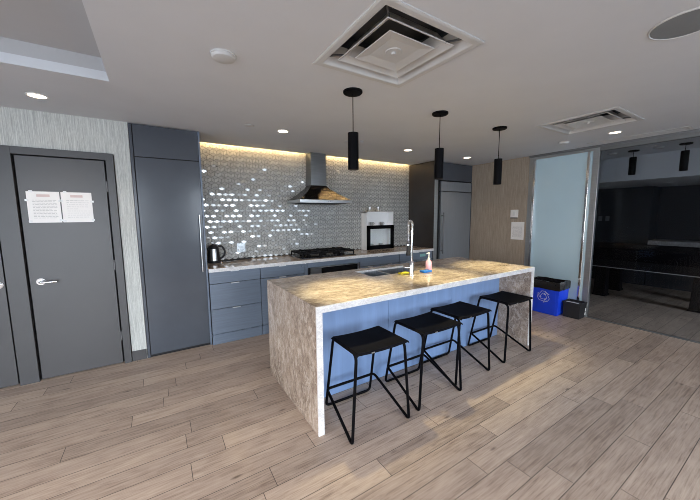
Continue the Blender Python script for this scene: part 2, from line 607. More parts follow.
for i, (x0, x1, z0, z1) in enumerate(WINDOWS):
    w = MB()
    for (a, b, c, d) in ((x0, x1, z0, z0 + 0.05), (x0, x1, z1 - 0.05, z1), (x0, x0 + 0.05, z0, z1), (x1 - 0.05, x1, z0, z1),
                         ((x0 + x1) / 2 - 0.03, (x0 + x1) / 2 + 0.03, z0, z1)):
        w.box(a, b, YW - 0.02, YW + 0.03, c, d)
    struct(w.build('window_%d' % (i + 1), M['header']))

# right wall: taupe part beside the fridge, then the glass partition, then plain wall
struct(box('wall_right', M['paper_taupe'], XR, XR + 0.1, 2.735, YB + 0.012, 0, H))
struct(box('wall_right_front', M['wall_plain'], XR, XR + 0.1, YW, -0.35, 0, H))
struct(box('baseboard_right', M['trim'], XR - 0.012, XR, 2.735, 3.78, 0, 0.1, bev=0.002))
struct(box('baseboard_left', M['trim'], -0.302, -0.175, YF - 0.012, YF, 0, 0.107, bev=0.002))

# glass partition: fixed frosted panel, sliding stile, header, floor track, tinted clear pane
fp = MB()
fp.box(XR + 0.0, XR + 0.06, 2.66, 2.735, 0, H, 0.003)
fp.box(XR + 0.0, XR + 0.06, 1.80, 1.875, 0, H, 0.003)
fp.box(XR + 0.0, XR + 0.06, 1.875, 2.66, 2.365, H, 0.003)
win = struct(fp.build('window_4', M['alu']))
box('frosted_pane', M['frost'], XR + 0.022, XR + 0.034, 1.87, 2.665, 0.015, 2.37, win)
box('bottom_rail', M['alu'], XR + 0.005, XR + 0.055, 1.875, 2.66, 0, 0.05, win, 0.002)
box('inner_stile', M['chrome'], XR - 0.012, XR + 0.02, 1.905, 1.935, 0.02, 2.36, win, 0.003)
box('jamb_stile', M['chrome'], XR - 0.010, XR + 0.02, 2.632, 2.662, 0.02, 2.36, win, 0.003)
d3 = struct(box('door_3', M['tint'], XR + 0.026, XR + 0.034, -0.33, 1.80, 0.01, 2.36))
box('door_rail', M['header'], XR, XR + 0.06, -0.33, 1.80, 2.355, H, d3, 0.002)
struct(box('trim_track', M['header'], XR - 0.004, XR + 0.05, -0.33, 1.80, 0, 0.006))
struct(box('trim_header', M['header'], XR - 0.02, XR, -0.33, 2.735, 2.40, H, bev=0.002))

# dark games room behind the glass
struct(box('ceiling_bulkhead', M['ceiling'], 6.70, 6.78, YW, YB, 2.04, H + 0.06))
struct(box('ceiling_soffit', M['ceiling'], 6.78, 9.2, YW, YB, 2.04, 2.1))
struct(box('wall_games_far', M['wall_dark'], 8.5, 9.1, 2.0, YB, 0, 2.04))
struct(box('wall_games_alcove', M['wall_dark'], 9.0, 9.1, YW, 2.0, 0, 2.04))
gw = MB()
for b in ((XR + 0.1, 5.45, 0, H), (6.6, 9.1, 0, H), (5.45, 6.6, 0, 0.4), (5.45, 6.6, 2.36, H)):
    gw.box(b[0], b[1], YW - 0.1, YW, b[2], b[3])
struct(gw.build('wall_games_front', M['wall_dark']))
struct(box('wall_games_back', M['wall_dark'], XR + 0.1, 9.1, YB - 0.05, YB + 0.012, 0, H))


# ------------------------------------------------------------------ doors on the left
def grey_door(idx, x0, x1, lever_x, side=1):
    d = struct(box('door_%d' % idx, M['door'], x0 + 0.004, x1 - 0.004, YF - 0.004, YF + 0.04, 0.012, 2.043, bev=0.002))
    hd = MB()
    hd.tube([(lever_x, YF - 0.004, 0.93), (lever_x, YF - 0.055, 0.93)], 0.012, 12)
    hd.tube(fillet([(lever_x, YF - 0.02, 0.93), (lever_x, YF - 0.058, 0.93), (lever_x + 0.115 * side, YF - 0.058, 0.925)], 0.015), 0.010, 12)
    h = hd.build('lever_handle', M['chrome'], d, smooth=40)
    r = MB()
    r.tube([(lever_x, YF - 0.004, 0.93), (lever_x, YF - 0.013, 0.93)], 0.031, 24)
    r.build('rosette', M['chrome'], h, smooth=40)
    for z in (0.30, 1.03, 1.80):
        k = MB()
        hx_ = x1 + 0.002 if side > 0 else x0 - 0.002
        k.tube([(hx_, YF - 0.012, z - 0.05), (hx_, YF - 0.012, z + 0.05)], 0.007, 10)
        k.build('hinge', M['hinge'], d, smooth=40)
    return d


DX0, DX1 = -0.993, -0.377
grey_door(1, DX0, DX1, -0.916)
grey_door(2, -1.756, -1.140, -1.180, -1)
ft = MB()
T0, T1 = YF - 0.022, YF + 0.12
ft.box(DX1 + 0.010, -0.306, T0, T1, 0, 2.115, 0.002)
ft.box(-1.130, DX0 - 0.010, T0, T1, 0, 2.115, 0.002)
ft.box(-1.83, -1.766, T0, T1, 0, 2.115, 0.002)
ft.box(DX0 - 0.010, DX1 + 0.010, T0, T1, 2.052, 2.115, 0.002)
ft.box(-1.766, -1.130, T0, T1, 2.052, 2.115, 0.002)
struct(ft.build('trim_1', M['trim']))
gp = MB()                                            # dark rebate behind the door leaves
for a, b in ((DX0, DX1), (-1.756, -1.140)):
    gp.box(a - 0.010, b + 0.010, YF + 0.042, YF + 0.05, 0, 2.052)
struct(gp.build('trim_2', M['gap']))


def notice(name, x0, x1, y, z0, z1, label, rows, head, axis='y', seed=1):
    """Sheet of paper taped flat to a surface facing -Y (axis y) or -X (axis x); unreadable grey lines."""
    rnd = random.Random(seed)

    def b(mb, a0, a1, c0, c1, d0, d1):
        if axis == 'y':
            mb.box(a0, a1, y - d1, y - d0, c0, c1)
        else:
            mb.box(y - d1, y - d0, a0, a1, c0, c1)
    t = thing(name, ((x0 + x1) / 2, y, z0) if axis == 'y' else (y, (x0 + x1) / 2, z0), label, 'notice')
    p = MB()
    b(p, x0, x1, z0, z1, 0, 0.0015)
    p.build('sheet', M['paper'], t)
    w, h = x1 - x0, z1 - z0
    if head:
        hd = MB()
        b(hd, x0 + w * 0.3, x0 + w * 0.7, z1 - h * 0.17, z1 - h * 0.09, 0.0015, 0.002)
        hd.build('heading', M['ink_red'], t)
    tx = MB()
    for k in range(rows):
        zz = z1 - h * (0.27 + 0.62 * k / rows)
        a = x0 + w * 0.16
        while a < x1 - w * 0.14:
            ln = w * rnd.uniform(0.04, 0.13)
            b(tx, a, min(a + ln, x1 - w * 0.1), zz - h * 0.013, zz, 0.0015, 0.002)
            a += ln + w * 0.025
            if rnd.random() < 0.04:
                break
    tx.build('printed_lines', M['ink'], t)
    if head:
        for (cx, cz) in ((x0, z1 - h * 0.28), (x0 + 0.01, z0 + 0.012), (x1, z1 - h * 0.3), (x1 - 0.004, z0 + 0.02), (x0 + 0.03, z1)):
            q = MB()
            b(q, cx - 0.012, cx + 0.012, cz - 0.009, cz + 0.009, 0.0015, 0.0022)
            q.build('tape', M['tape'], t)
    return t


YD = YF - 0.004
notice('paper_notice', -0.944, -0.727, YD, 1.462, 1.739, 'left sheet of the two white notices taped to the grey door', 13, True, seed=3)
notice('paper_notice', -0.718, -0.500, YD, 1.462, 1.738, 'right sheet of the two white notices taped to the grey door', 9, True, seed=5)

# ------------------------------------------------------------------ kitchen run
# tall left cabinet
tc = thing('tall_cabinet', (0.149, 4.15, 0), 'tall glossy slate cabinet between the grey door and the tiled wall', 'cabinet')
box('body', M['gap'], -0.168, 0.468, YF + 0.006, YB, 0.0, 2.428, tc)
box('stile', M['cab_tall'], -0.167, -0.143, YF - 0.008, YF + 0.006, 0.0, 2.428, tc, 0.001)
box('upper_door', M['cab_tall'], -0.135, 0.448, YF - 0.012, YF + 0.006, 2.112, 2.424, tc, 0.002)
td = box('door', M['cab_tall'], -0.135, 0.448, YF - 0.012, YF + 0.006, 0.03, 2.104, tc, 0.002)
hb = MB()
hb.tube([(0.414, YF - 0.05, 0.885), (0.414, YF - 0.05, 1.525)], 0.008, 12)
for z in (0.93, 1.48):
    hb.tube([(0.414, YF - 0.012, z), (0.414, YF - 0.05, z)], 0.006, 8)
hb.build('handle', M['steel'], td, smooth=40)
box('end_panel', M['cab'], 0.450, 0.4685, YF - 0.012, YF + 0.006, 0.0, 2.428, tc, 0.001)

# base units
CZ = 0.868


def base_unit(x0, x1, label, fronts, name='base_cabinet'):
    """fronts: list of (part name, x0, x1, z0, z1)."""
    u = thing(name, ((x0 + x1) / 2, 4.15, 0), label, 'cabinet')
    box('body', M['gap'], x0, x1, YC + 0.042, YB - 0.01, 0.12, CZ + 0.001, u)
    box('plinth', M['cab'], x0 + 0.002, x1 - 0.002, YC + 0.034, YC + 0.06, 0, 0.118, u)
    for nm, a, b, z0, z1 in fronts:
        f = box(nm, M['cab'], a + 0.003, b - 0.003, YC + 0.020, YC + 0.040, z0, z1, u, 0.0015)
        w = min(0.09, (b - a) * 0.3)
        c = (a + b) / 2 - 0.01
        box('pull', M['pull'], c - w / 2, c + w / 2, YC + 0.008, YC + 0.022, z1 - 0.008, z1 + 0.001, f, 0.001)
    return u


base_unit(0.472, 1.055, 'blue-grey three drawer base unit beside the tall slate cabinet',
          [('drawer', 0.472, 1.055, 0.128, 0.424), ('drawer', 0.472, 1.055, 0.431, 0.724), ('drawer', 0.472, 1.055, 0.731, CZ)], 'drawer_unit')
bu = base_unit(1.057, 1.70, 'blue-grey base unit with one drawer and a small lock, left of the oven',
               [('drawer', 1.057, 1.645, 0.731, CZ), ('door', 1.057, 1.645, 0.128, 0.724), ('filler', 1.645, 1.70, 0.128, CZ)])
lk = MB()
lk.tube([(1.612, YC + 0.020, 0.835), (1.612, YC + 0.014, 0.835)], 0.009, 14)
lk.build('lock', M['chrome'], bu, smooth=40)
base_unit(2.555, 3.335, 'blue-grey base unit right of the oven, below the white display cabinet',
          [('drawer', 2.555, 3.335, 0.731, CZ), ('door', 2.555, 2.945, 0.128, 0.724), ('door', 2.945, 3.335, 0.128, 0.724)])
bu = base_unit(3.337, 4.112, 'blue-grey base unit with a small mint sticker, next to the fridge',
               [('drawer', 3.337, 4.112, 0.731, CZ), ('door', 3.337, 3.725, 0.128, 0.724), ('door', 3.725, 4.112, 0.128, 0.724)])
box('sticker', M['mint'], 3.80, 3.935, YC + 0.0188, YC + 0.020, 0.785, 0.832, bu)

# oven under the cooktop
ov = thing('oven', (2.125, 4.1, 0), 'built-in oven with a black glass front and steel strip under the cooktop', 'oven')
box('body', M['gap'], 1.702, 2.552, YC + 0.042, YB - 0.02, 0.0, CZ + 0.001, ov)
box('filler', M['cab'], 1.702, 2.552, YC + 0.020, YC + 0.040, 0.800, CZ, ov, 0.0015)
box('control_panel', M['steel'], 1.745, 2.535, YC + 0.010, YC + 0.040, 0.685, 0.795, ov, 0.002)
box('display', M['black_gloss'], 1.90, 2.50, YC + 0.004, YC + 0.012, 0.690, 0.788, ov, 0.002)
od = box('door', M['steel'], 1.745, 2.535, YC + 0.010, YC + 0.040, 0.13, 0.680, ov, 0.003)
box('window', M['black_gloss'], 1.86, 2.42, YC + 0.006, YC + 0.012, 0.24, 0.56, od, 0.002)
oh = MB()
oh.tube([(1.80, YC - 0.025, 0.635), (2.48, YC - 0.025, 0.635)], 0.010, 12)
for x in (1.84, 2.44):
    oh.tube([(x, YC + 0.01, 0.635), (x, YC - 0.025, 0.635)], 0.007, 8)
oh.build('handle', M['steel'], od, smooth=40)

# counter top on the wall run
ct = MB().box(0.470, 4.116, YC + 0.012, YB, 0.870, 0.910, 0.002).build('countertop', M['stone'], loc=(2.29, 4.13, 0.87))
tag(ct, 'long taupe stone countertop along the tiled wall', 'countertop')
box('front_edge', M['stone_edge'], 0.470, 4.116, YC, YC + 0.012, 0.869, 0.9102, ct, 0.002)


# tumbling-block mosaic
def backsplash():
    mb = MB()
    x0, x1, z0, z1 = 0.470, 4.117, 0.910, 2.615
    mb.mi = 0
    mb.box(x0, x1, YB - 0.004, YB + 0.012, z0, z1)
    w = 0.083
    a = w / math.sqrt(3)                              # rhombus side
    rnd = random.Random(11)
    g = 0.0014
    rows = int((z1 - z0) / (1.5 * a)) + 3
    cols = int((x1 - x0) / w) + 3
    for j in range(-1, rows):
        for i in range(-1, cols):
            cx = x0 + i * w + (w / 2 if j % 2 else 0) + 0.012
            cz = z0 + j * 1.5 * a
            hexa = [(cx + a * math.cos(PI / 6 + k * PI / 3), cz + a * math.sin(PI / 6 + k * PI / 3)) for k in range(6)]
            c = (cx, cz)
            # 0: 30deg, 1: 90 (top), 2: 150, 3: 210, 4: 270 (bottom), 5: 330
            for kind, quad in ((3, (c, hexa[0], hexa[1], hexa[2])), (1, (c, hexa[2], hexa[3], hexa[4])), (2, (c, hexa[4], hexa[5], hexa[0]))):
                qx = sum(p[0] for p in quad) / 4
                qz = sum(p[1] for p in quad) / 4
                if kind == 3:
                    quad = [(p[0], p[1]) for p in quad]
                quad = [(min(max(p[0], x0 + 0.001), x1 - 0.001), min(max(p[1], z0 + 0.001), z1 - 0.001)) for p in quad]
                if len(set(quad)) < 4:
                    continue
                area = abs(sum(quad[q][0] * quad[(q + 1) % 4][1] - quad[(q + 1) % 4][0] * quad[q][1] for q in range(4))) / 2
                if area < 1e-4:
                    continue
                qx = sum(p[0] for p in quad) / 4
                qz = sum(p[1] for p in quad) / 4
                tx, tz = (rnd.gauss(0, 0.035), rnd.gauss(0, 0.030))
                vs = []
                for (px, pz) in quad:
                    dx, dz = px - qx, pz - qz
                    L = math.hypot(dx, dz)
                    s = 1 - g / L * 1.6
                    vs.append(mb.bm.verts.new((qx + dx * s, YB - 0.0075 + dx * tx + dz * tz, qz + dz * s)))
                mb.mi = kind
                mb.face(vs)
    mb.mi = 0
    o = mb.build('wall_tile', [M['grout'], M['tile_matte'], M['tile_pale'], M['tile_gloss']])
    # keep the loose tile faces looking into the room
    me = o.data
    for p in me.polygons:
        if p.material_index and p.normal.y > 0:
            p.flip()
    return struct(o)


backsplash()

# hidden strip in the cove, broken at the chimney
for a, b, lb in ((0.50, 1.95, 'glowing warm cove light strip left of the steel chimney'), (2.29, 4.09, 'glowing warm cove light strip right of the steel chimney')):
    st = MB().box(a, b, 4.285, 4.305, 2.545, 2.553).build('light_strip', M['led'], loc=((a + b) / 2, 4.295, 2.545))
    tag(st, lb, 'light')
    lamp('cove_lamp', 'AREA', ((a + b) / 2, 4.338, 2.50), 20.0 * (b - a), (1.0, 0.66, 0.28), rot=(math.radians(28), 0, 0), shape='RECTANGLE', size=b - a, size_y=0.03)

# wall outlet
for k, x in enumerate((0.924,)):
    ol = thing('wall_outlet', (x + 0.055, YB - 0.008, 1.0), 'white double outlet plate on the tiled wall right of the kettle', 'outlet')
    box('plate', M['alu'], x, x + 0.113, YB - 0.016, YB - 0.009, 1.005, 1.135, ol, 0.002)
    for dx in (0.034, 0.08):
        box('socket', M['alu'], x + dx - 0.017, x + dx + 0.017, YB - 0.019, YB - 0.016, 1.028, 1.094, ol, 0.001)

# range hood
rh = thing('range_hood', (2.10, 4.15, 1.68), 'stainless chimney range hood above the cooktop', 'range hood')
mb = MB()
prof = [0, 0.12, 0.26, 0.42, 0.6, 0.8, 1.0]
rings = []
for t in prof:
    e = (1 - t) ** 1.3                                 # concave flanks
    xa = 1.988 + (1.675 - 1.988) * e
    xb = 2.242 + (2.508 - 2.242) * e
    ya = 4.205 + (3.905 - 4.205) * e
    z = 1.728 + (1.955 - 1.728) * t
    rings.append([(xa, ya, z), (xb, ya, z), (xb, YB - 0.009, z), (xa, YB - 0.009, z)])
mb.rings(rings)
mb.build('canopy', M['steel_hood'], rh)
box('lip', M['steel'], 1.672, 2.511, 3.90, YB - 0.009, 1.683, 1.728, rh, 0.003)
box('filter', M['black_iron'], 1.73, 2.45, 3.96, 4.34, 1.677, 1.683, rh)
box('chimney', M['chimney'], 1.988, 2.242, 4.205, YB - 0.009, 1.945, H - 0.004, rh, 0.002)
for x in (2.05, 2.08, 2.11, 2.14):
    q = MB()
    q.tube([(x, 3.900, 1.705), (x, 3.894, 1.705)], 0.006, 10)
    q.build('button', M['chrome'], rh)

# gas cooktop
ck = thing('cooktop', (2.10, 4.08, 0.911), 'black five burner gas cooktop with cast iron grates', 'cooktop')
box('plate', M['black_gloss'], 1.66, 2.55, 3.85, 4.33, 0.911, 0.922, ck, 0.003)
for (x, y, r) in ((1.82, 4.20, 0.045), (1.82, 3.98, 0.036), (2.10, 4.09, 0.058), (2.38, 4.20, 0.045), (2.38, 3.98, 0.036)):
    q = MB()
    q.lathe([(r, 0.922), (r, 0.934), (r * 0.8, 0.938), (r * 0.8, 0.944), (0.006, 0.946)], x, y, 20)
    q.build('burner', M['black_iron'], ck, smooth=40)
for x0 in (1.68, 1.965, 2.25):
    x1 = x0 + 0.275
    g = MB()
    for (a, b, c, d) in ((x0, x1, 3.87, 3.890), (x0, x1, 4.29, 4.31), (x0, x0 + 0.018, 3.87, 4.31), (x1 - 0.018, x1, 3.87, 4.31), (x0, x1, 4.081, 4.099)):
        g.box(a, b, c, d, 0.966, 0.990, 0.004)
    xm = (x0 + x1) / 2
    for yy in (3.98, 4.20):
        g.box(x0 + 0.01, x0 + 0.10, yy - 0.006, yy + 0.006, 0.970, 1.000)
        g.box(x1 - 0.10, x1 - 0.01, yy - 0.006, yy + 0.006, 0.970, 1.000)
    g.box(xm - 0.006, xm + 0.006, 3.88, 3.95, 0.970, 1.000)
    g.box(xm - 0.006, xm + 0.006, 4.23, 4.30, 0.970, 1.000)
    for px in (x0 + 0.007, x1 - 0.007):
        for py in (3.877, 4.303):
            g.box(px - 0.008, px + 0.008, py - 0.008, py + 0.008, 0.922, 0.968)
    g.build('grate', M['black_iron'], ck)
for i in range(5):
    q = MB()
    q.lathe([(0.018, 0.922), (0.016, 0.940), (0.010, 0.942)], 2.0 + i * 0.05, 3.862 + 0.012, 16)
    q.build('knob', M['black_matte'], ck, smooth=40)

# kettle with its cord
kt = thing('electric_kettle', (0.604, 4.25, 0.911), 'stainless electric kettle with black handle on the counter by the tall cabinet', 'kettle')
kx, ky = 0.604, 4.25
MB().lathe([(0.078, 0.911), (0.080, 0.926), (0.076, 0.934)], kx, ky, 28).build('base', M['black_matte'], kt, smooth=40)
MB().lathe([(0.073, 0.934), (0.075, 0.95), (0.071, 1.03), (0.061, 1.095), (0.058, 1.10)], kx, ky, 28).build('body', M['black_matte'], kt, smooth=50)
q = MB()
kp = [(0.0765, 0.94), (0.0765, 0.95), (0.0725, 1.03), (0.0625, 1.093)]
kr = []
for k in range(9):
    an = math.radians(-128 + 62 * k / 8)
    kr.append([(kx + r_ * math.cos(an), ky + r_ * math.sin(an), z_) for r_, z_ in kp] + [(kx + (r_ - 0.004) * math.cos(an), ky + (r_ - 0.004) * math.sin(an), z_) for r_, z_ in reversed(kp)])
q.rings(kr)
q.build('steel_panel', M['steel'], kt, smooth=40)
MB().lathe([(0.060, 1.10), (0.060, 1.113), (0.045, 1.135), (0.018, 1.142), (0.015, 1.155), (0.004, 1.158)], kx, ky, 28).build('lid', M['black_matte'], kt, smooth=50)
q = MB()
q.tube(fillet([(kx + 0.045, ky, 1.115), (kx + 0.10, ky, 1.125), (kx + 0.142, ky, 1.06), (kx + 0.125, ky, 0.985), (kx + 0.068, ky, 0.955)], 0.05), 0.013, 12)
q.build('handle', M['black_matte'], kt, smooth=50)
q = MB()
q.tube([(kx - 0.045, ky - 0.01, 1.07), (kx - 0.072, ky - 0.02, 1.105)], [0.024, 0.012], 12)
q.build('spout', M['black_matte'], kt, smooth=50)
pc = MB()
pc.tube(fillet([(0.70, 4.25, 0.923), (0.80, 4.262, 0.923), (0.95, 4.285, 0.923), (1.06, 4.30, 0.925)], 0.06), 0.011, 10)
pc.box(1.045, 1.085, 4.285, 4.318, 0.911, 0.942, 0.005)
tag(pc.build('power_cord', M['black_matte'], loc=(0.90, 4.28, 0.911)), 'black power cord with plug lying on the counter beside the kettle', 'cord')

# white display cabinet on the counter
dcb = thing('display_cabinet', (3.275, 4.34, 0.911), 'white countertop display cabinet with open shelf above a black framed glass door', 'cabinet')
X0, X1, Y0, Y1 = 3.008, 3.594, 4.20, 4.378
b = MB()
b.box(X0, X0 + 0.018, Y0 + 0.02, Y1, 0.911, 1.56)
b.box(X1 - 0.018, X1, Y0 + 0.02, Y1, 0.911, 1.56)
b.box(X0, X1, Y0 + 0.02, Y1, 1.545, 1.563)
b.box(X0 + 0.018, X1 - 0.018, Y1 - 0.015, Y1, 0.911, 1.545)
b.box(X0 + 0.018, X1 - 0.018, Y0 + 0.03, Y1 - 0.015, 0.911, 0.93)
b.build('body', M['white_cab'], dcb)
box('shelf', M['white_cab'], X0 + 0.018, X1 - 0.018, Y0 + 0.025, Y1 - 0.015, 1.305, 1.322, dcb)
fr = MB()
for (a, c, d, e) in ((X0, X1, 0.914, 0.985), (X0, X1, 1.268, 1.328), (X0, X0 + 0.066, 0.914, 1.328), (X1 - 0.066, X1, 0.914, 1.328)):
    fr.box(a, c, Y0, Y0 + 0.019, d, e)
fr = fr.build('glass_door', M['black'], dcb)
box('pane', M['cabglass'], X0 + 0.05, X1 - 0.05, Y0 + 0.008, Y0 + 0.012, 0.96, 1.285, fr)


def cup(x, y, z, label, mat, r=0.034, h=0.07, handle=True):
    c = thing('cup', (x, y, z), label, 'cup', 'cups in and on the white display cabinet')
    MB().lathe([(r * 0.7, z), (r * 0.95, z + h * 0.3), (r, z + h), (r * 0.9, z + h), (r * 0.8, z + h * 0.35), (0.004, z + h * 0.12)], x, y, 20).build('bowl', mat, c, smooth=50)
    if handle:
        k = MB()
        k.tube(fillet([(x + r * 0.9, y, z + h * 0.8), (x + r * 1.7, y, z + h * 0.75), (x + r * 1.6, y, z + h * 0.3), (x + r * 0.8, y, z + h * 0.25)], 0.015), 0.005, 8)
        k.build('handle', mat, c, smooth=50)
    return c


YCUP = 4.30
cup(3.13, YCUP, 1.563, 'left steel cup on top of the white display cabinet', M['steel'], 0.032, 0.075)
cup(3.31, YCUP, 1.563, 'right steel cup on top of the white display cabinet', M['steel'], 0.032, 0.075)
cup(3.17, YCUP, 1.3225, 'left cup on the open upper shelf of the white display cabinet', M['steel'], 0.036, 0.065)
cup(3.39, YCUP, 1.3225, 'right cup on the open upper shelf of the white display cabinet', M['steel'], 0.036, 0.065)
cup(3.16, YCUP, 0.9305, 'left cup behind the black framed glass door', M['steel'], 0.036, 0.075)
cup(3.37, YCUP, 0.9305, 'right cup behind the black framed glass door', M['steel'], 0.036, 0.075)

FY_ = 3.778
# fridge wall
fc = thing('fridge_surround', (4.66, 4.1, 0), 'dark floor to ceiling cabinet surround around the built-in fridge', 'cabinet')
box('side_panel', M['cab_brown'], 4.118, 4.142, YC + 0.016, YB, 0, 2.428, fc)
box('side_edge', M['alu'], 4.118, 4.195, YC + 0.004, YC + 0.016, 0, 2.105, fc, 0.001)
box('upper_door', M['cab_tall'], 4.146, 5.195, FY_ + 0.02, FY_ + 0.04, 2.118, 2.424, fc, 0.002)
box('body', M['gap'], 4.142, 5.198, FY_ + 0.04, YB, 2.11, 2.428, fc)
box('filler', M['cab_tall'], 5.182, 5.200, FY_ + 0.02, FY_ + 0.06, 0, 2.112, fc)
fg = thing('fridge', (4.66, 4.1, 0), 'grey panelled built-in fridge in the corner beside the taupe wall', 'fridge')
box('body', M['gap'], 4.30, 5.18, FY_ + 0.065, YB - 0.01, 0.0, 2.10, fg)
box('top_grille', M['fridge'], 4.335, 5.175, FY_ + 0.015, FY_ + 0.06, 1.925, 2.095, fg, 0.003)
fd = box('door', M['fridge'], 4.335, 5.175, FY_ + 0.015, FY_ + 0.06, 0.12, 1.912, fg, 0.003)
box('kick_plate', M['black_matte'], 4.335, 5.175, FY_ + 0.04, FY_ + 0.06, 0, 0.115, fg)
q = MB()
q.tube([(4.362, FY_ - 0.035, 0.80), (4.362, FY_ - 0.035, 1.54)], 0.012, 12)
for z in (0.85, 1.49):
    q.tube([(4.362, FY_ + 0.016, z), (4.362, FY_ - 0.035, z)], 0.008, 8)
q.build('handle', M['hinge'], fd, smooth=40)

# switch and notice on the taupe wall
sw = thing('wall_switch', (XR, 2.94, 1.44), 'white wall control on the taupe wall above the paper notice', 'switch')
box('plate', M['white'], XR - 0.012, XR, 2.875, 3.005, 1.445, 1.575, sw, 0.003)
box('rocker', M['tape'], XR - 0.016, XR - 0.012, 2.915, 2.965, 1.475, 1.545, sw, 0.001)
box('lower_rim', M['black_matte'], XR - 0.014, XR - 0.001, 2.885, 3.0, 1.428, 1.445, sw, 0.001)
notice('paper_notice', 2.765, 2.985, XR, 1.068, 1.368, 'white printed notice on the taupe wall below the white control', 14, False, axis='x', seed=9)

# ------------------------------------------------------------------ island
IX0, IX1, IY0, IY1 = 0.843, 3.562, 1.749, 2.792
TK = 0.045
isl = thing('kitchen_island', (2.2, 2.27, 0), 'long taupe stone waterfall island with a pale blue panel side', 'island')
SX0, SX1, SY0, SY1 = 1.745, 2.43, 2.35, 2.67
t = MB()
z0, z1 = 0.91 - TK, 0.91
for (a, b, c, d) in ((IX0, SX0, IY0 + 0.012, IY1), (SX1, IX1, IY0 + 0.012, IY1), (SX0, SX1, IY0 + 0.012, SY0), (SX0, SX1, SY1, IY1)):
    t.box(a, b, c, d, z0, z1)
bmesh.ops.remove_doubles(t.bm, verts=t.bm.verts[:], dist=1e-5)
top = t.build('top', M['stone'], isl)
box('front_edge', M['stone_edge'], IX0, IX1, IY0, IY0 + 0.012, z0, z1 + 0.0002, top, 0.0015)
box('cutout_edge', M['stone_edge'], SX0, SX1, SY1 - 0.004, SY1 + 0.001, 0.8905, z1 + 0.0003, top)  # pale strip paints the daylight on the far cut face
for x0, x1 in ((IX0, IX0 + TK), (IX1 - TK, IX1)):
    wf = box('waterfall_end', M['stone'], x0, x1, IY0 + 0.012, IY1, 0, z0, isl)
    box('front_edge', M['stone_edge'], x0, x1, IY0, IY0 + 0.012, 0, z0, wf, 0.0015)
cx0, cx1 = IX0 + TK, IX1 - TK
n = 3
for i in range(n):
    a = cx0 + (cx1 - cx0) * i / n
    b = cx0 + (cx1 - cx0) * (i + 1) / n
    box('back_panel', M['island_blue'], a + 0.001, b - 0.001, 2.13, 2.148, 0.002, z0, isl, 0.001)
box('cabinet_body', M['gap'], cx0, SX0 - 0.03, 2.15, 2.745, 0.0, z0, isl)
box('cabinet_body', M['gap'], SX1 + 0.03, cx1, 2.15, 2.745, 0.0, z0, isl)
for i in range(4):
    a = cx0 + (cx1 - cx0) * i / 4
    b = cx0 + (cx1 - cx0) * (i + 1) / 4
    dd = box('door', M['cab'], a + 0.002, b - 0.002, 2.748, 2.766, 0.10, z0 - 0.004, isl, 0.0015)
    box('pull', M['chrome'], (a + b) / 2 - 0.05, (a + b) / 2 + 0.05, 2.764, 2.778, z0 - 0.014, z0 - 0.004, dd)

# double sink set in the island
sk = thing('sink', ((SX0 + SX1) / 2, (SY0 + SY1) / 2, 0.66), 'undermount double bowl steel sink set into the island top', 'sink')
xm = (SX0 + SX1) / 2 - 0.05
for (a, b) in ((SX0 + 0.002, xm - 0.008), (xm + 0.008, SX1 - 0.002)):
    w = MB()
    r = [[(a, SY0 + 0.002), (b, SY0 + 0.002), (b, SY1 - 0.002), (a, SY1 - 0.002)]]
    i_ = 0.012
    def q4(ins, z):
        return [(a + ins, SY0 + 0.002 + ins, z), (b - ins, SY0 + 0.002 + ins, z), (b - ins, SY1 - 0.002 - ins, z), (a + ins, SY1 - 0.002 - ins, z)]
    zt = 0.890
    w.rings([q4(-0.001, 0.66), q4(0.0, zt), q4(0.004, zt), q4(0.014, 0.69), q4(0.03, 0.68)])
    bw = w.build('bowl', M['sink'], sk)
    d = MB()
    d.lathe([(0.03, 0.6805), (0.028, 0.684), (0.012, 0.682)], (a + b) / 2, (SY0 + SY1) / 2, 18)
    d.build('drain', M['chrome'], bw, smooth=40)
box('divider', M['pull'], xm - 0.008, xm + 0.008, SY0 + 0.002, SY1 - 0.002, 0.72, 0.889, sk, 0.003)

# spring faucet
FX, FY = 2.118, 2.205
fa = thing('faucet', (FX, FY, 0.911), 'tall chrome spring faucet rising from the island beside the sink', 'faucet')
MB().lathe([(0.032, 0.911), (0.032, 0.918), (0.024, 0.924), (0.022, 1.04), (0.016, 1.05)], FX, FY, 24).build('base', M['chrome'], fa, smooth=50)
MB().tube([(FX, FY, 1.04), (FX, FY, 1.36)], 0.011, 14).build('riser', M['chrome'], fa, smooth=50)
arc = [(FX, FY, 1.30)]
R_ = 0.052
for k in range(0, 17):
    an = PI * k / 16
    arc.append((FX + 0.003 * k, FY + R_ - R_ * math.cos(an), 1.388 + 0.052 * math.sin(an)))
arc.append((FX + 0.05, FY + 2 * R_, 1.22))
MB().tube(arc, 0.008, 10).build('hose', M['steel'], fa, smooth=60)
# coil spring around the hose
sp = []
pts = [Vector(p) for p in arc]
ln = [0]
for i in range(1, len(pts)):
    ln.append(ln[-1] + (pts[i] - pts[i - 1]).length)
turns = 34
for k in range(turns * 8 + 1):
    s = ln[-1] * k / (turns * 8)
    i = max(1, next((j for j in range(len(ln)) if ln[j] >= s - 1e-9), len(ln) - 1))
    f = (s - ln[i - 1]) / (ln[i] - ln[i - 1])
    p = pts[i - 1].lerp(pts[i], f)
    tg = (pts[i] - pts[i - 1]).normalized()
    u = Vector((1, 0, 0))
    u = (u - tg * u.dot(tg)).normalized()
    w = tg.cross(u)
    an = 2 * PI * k / 8
    sp.append(p + u * 0.0135 * math.cos(an) + w * 0.0135 * math.sin(an))
MB().tube(sp, 0.0026, 6).build('spring', M['chrome'], fa, smooth=60)
hx, hy = FX + 0.05, FY + 2 * R_
MB().lathe([(0.012, 1.235), (0.017, 1.22), (0.019, 1.13), (0.023, 1.10), (0.021, 1.09)], hx, hy, 18).build('spray_head', M['black_matte'], fa, smooth=50)
q = MB()
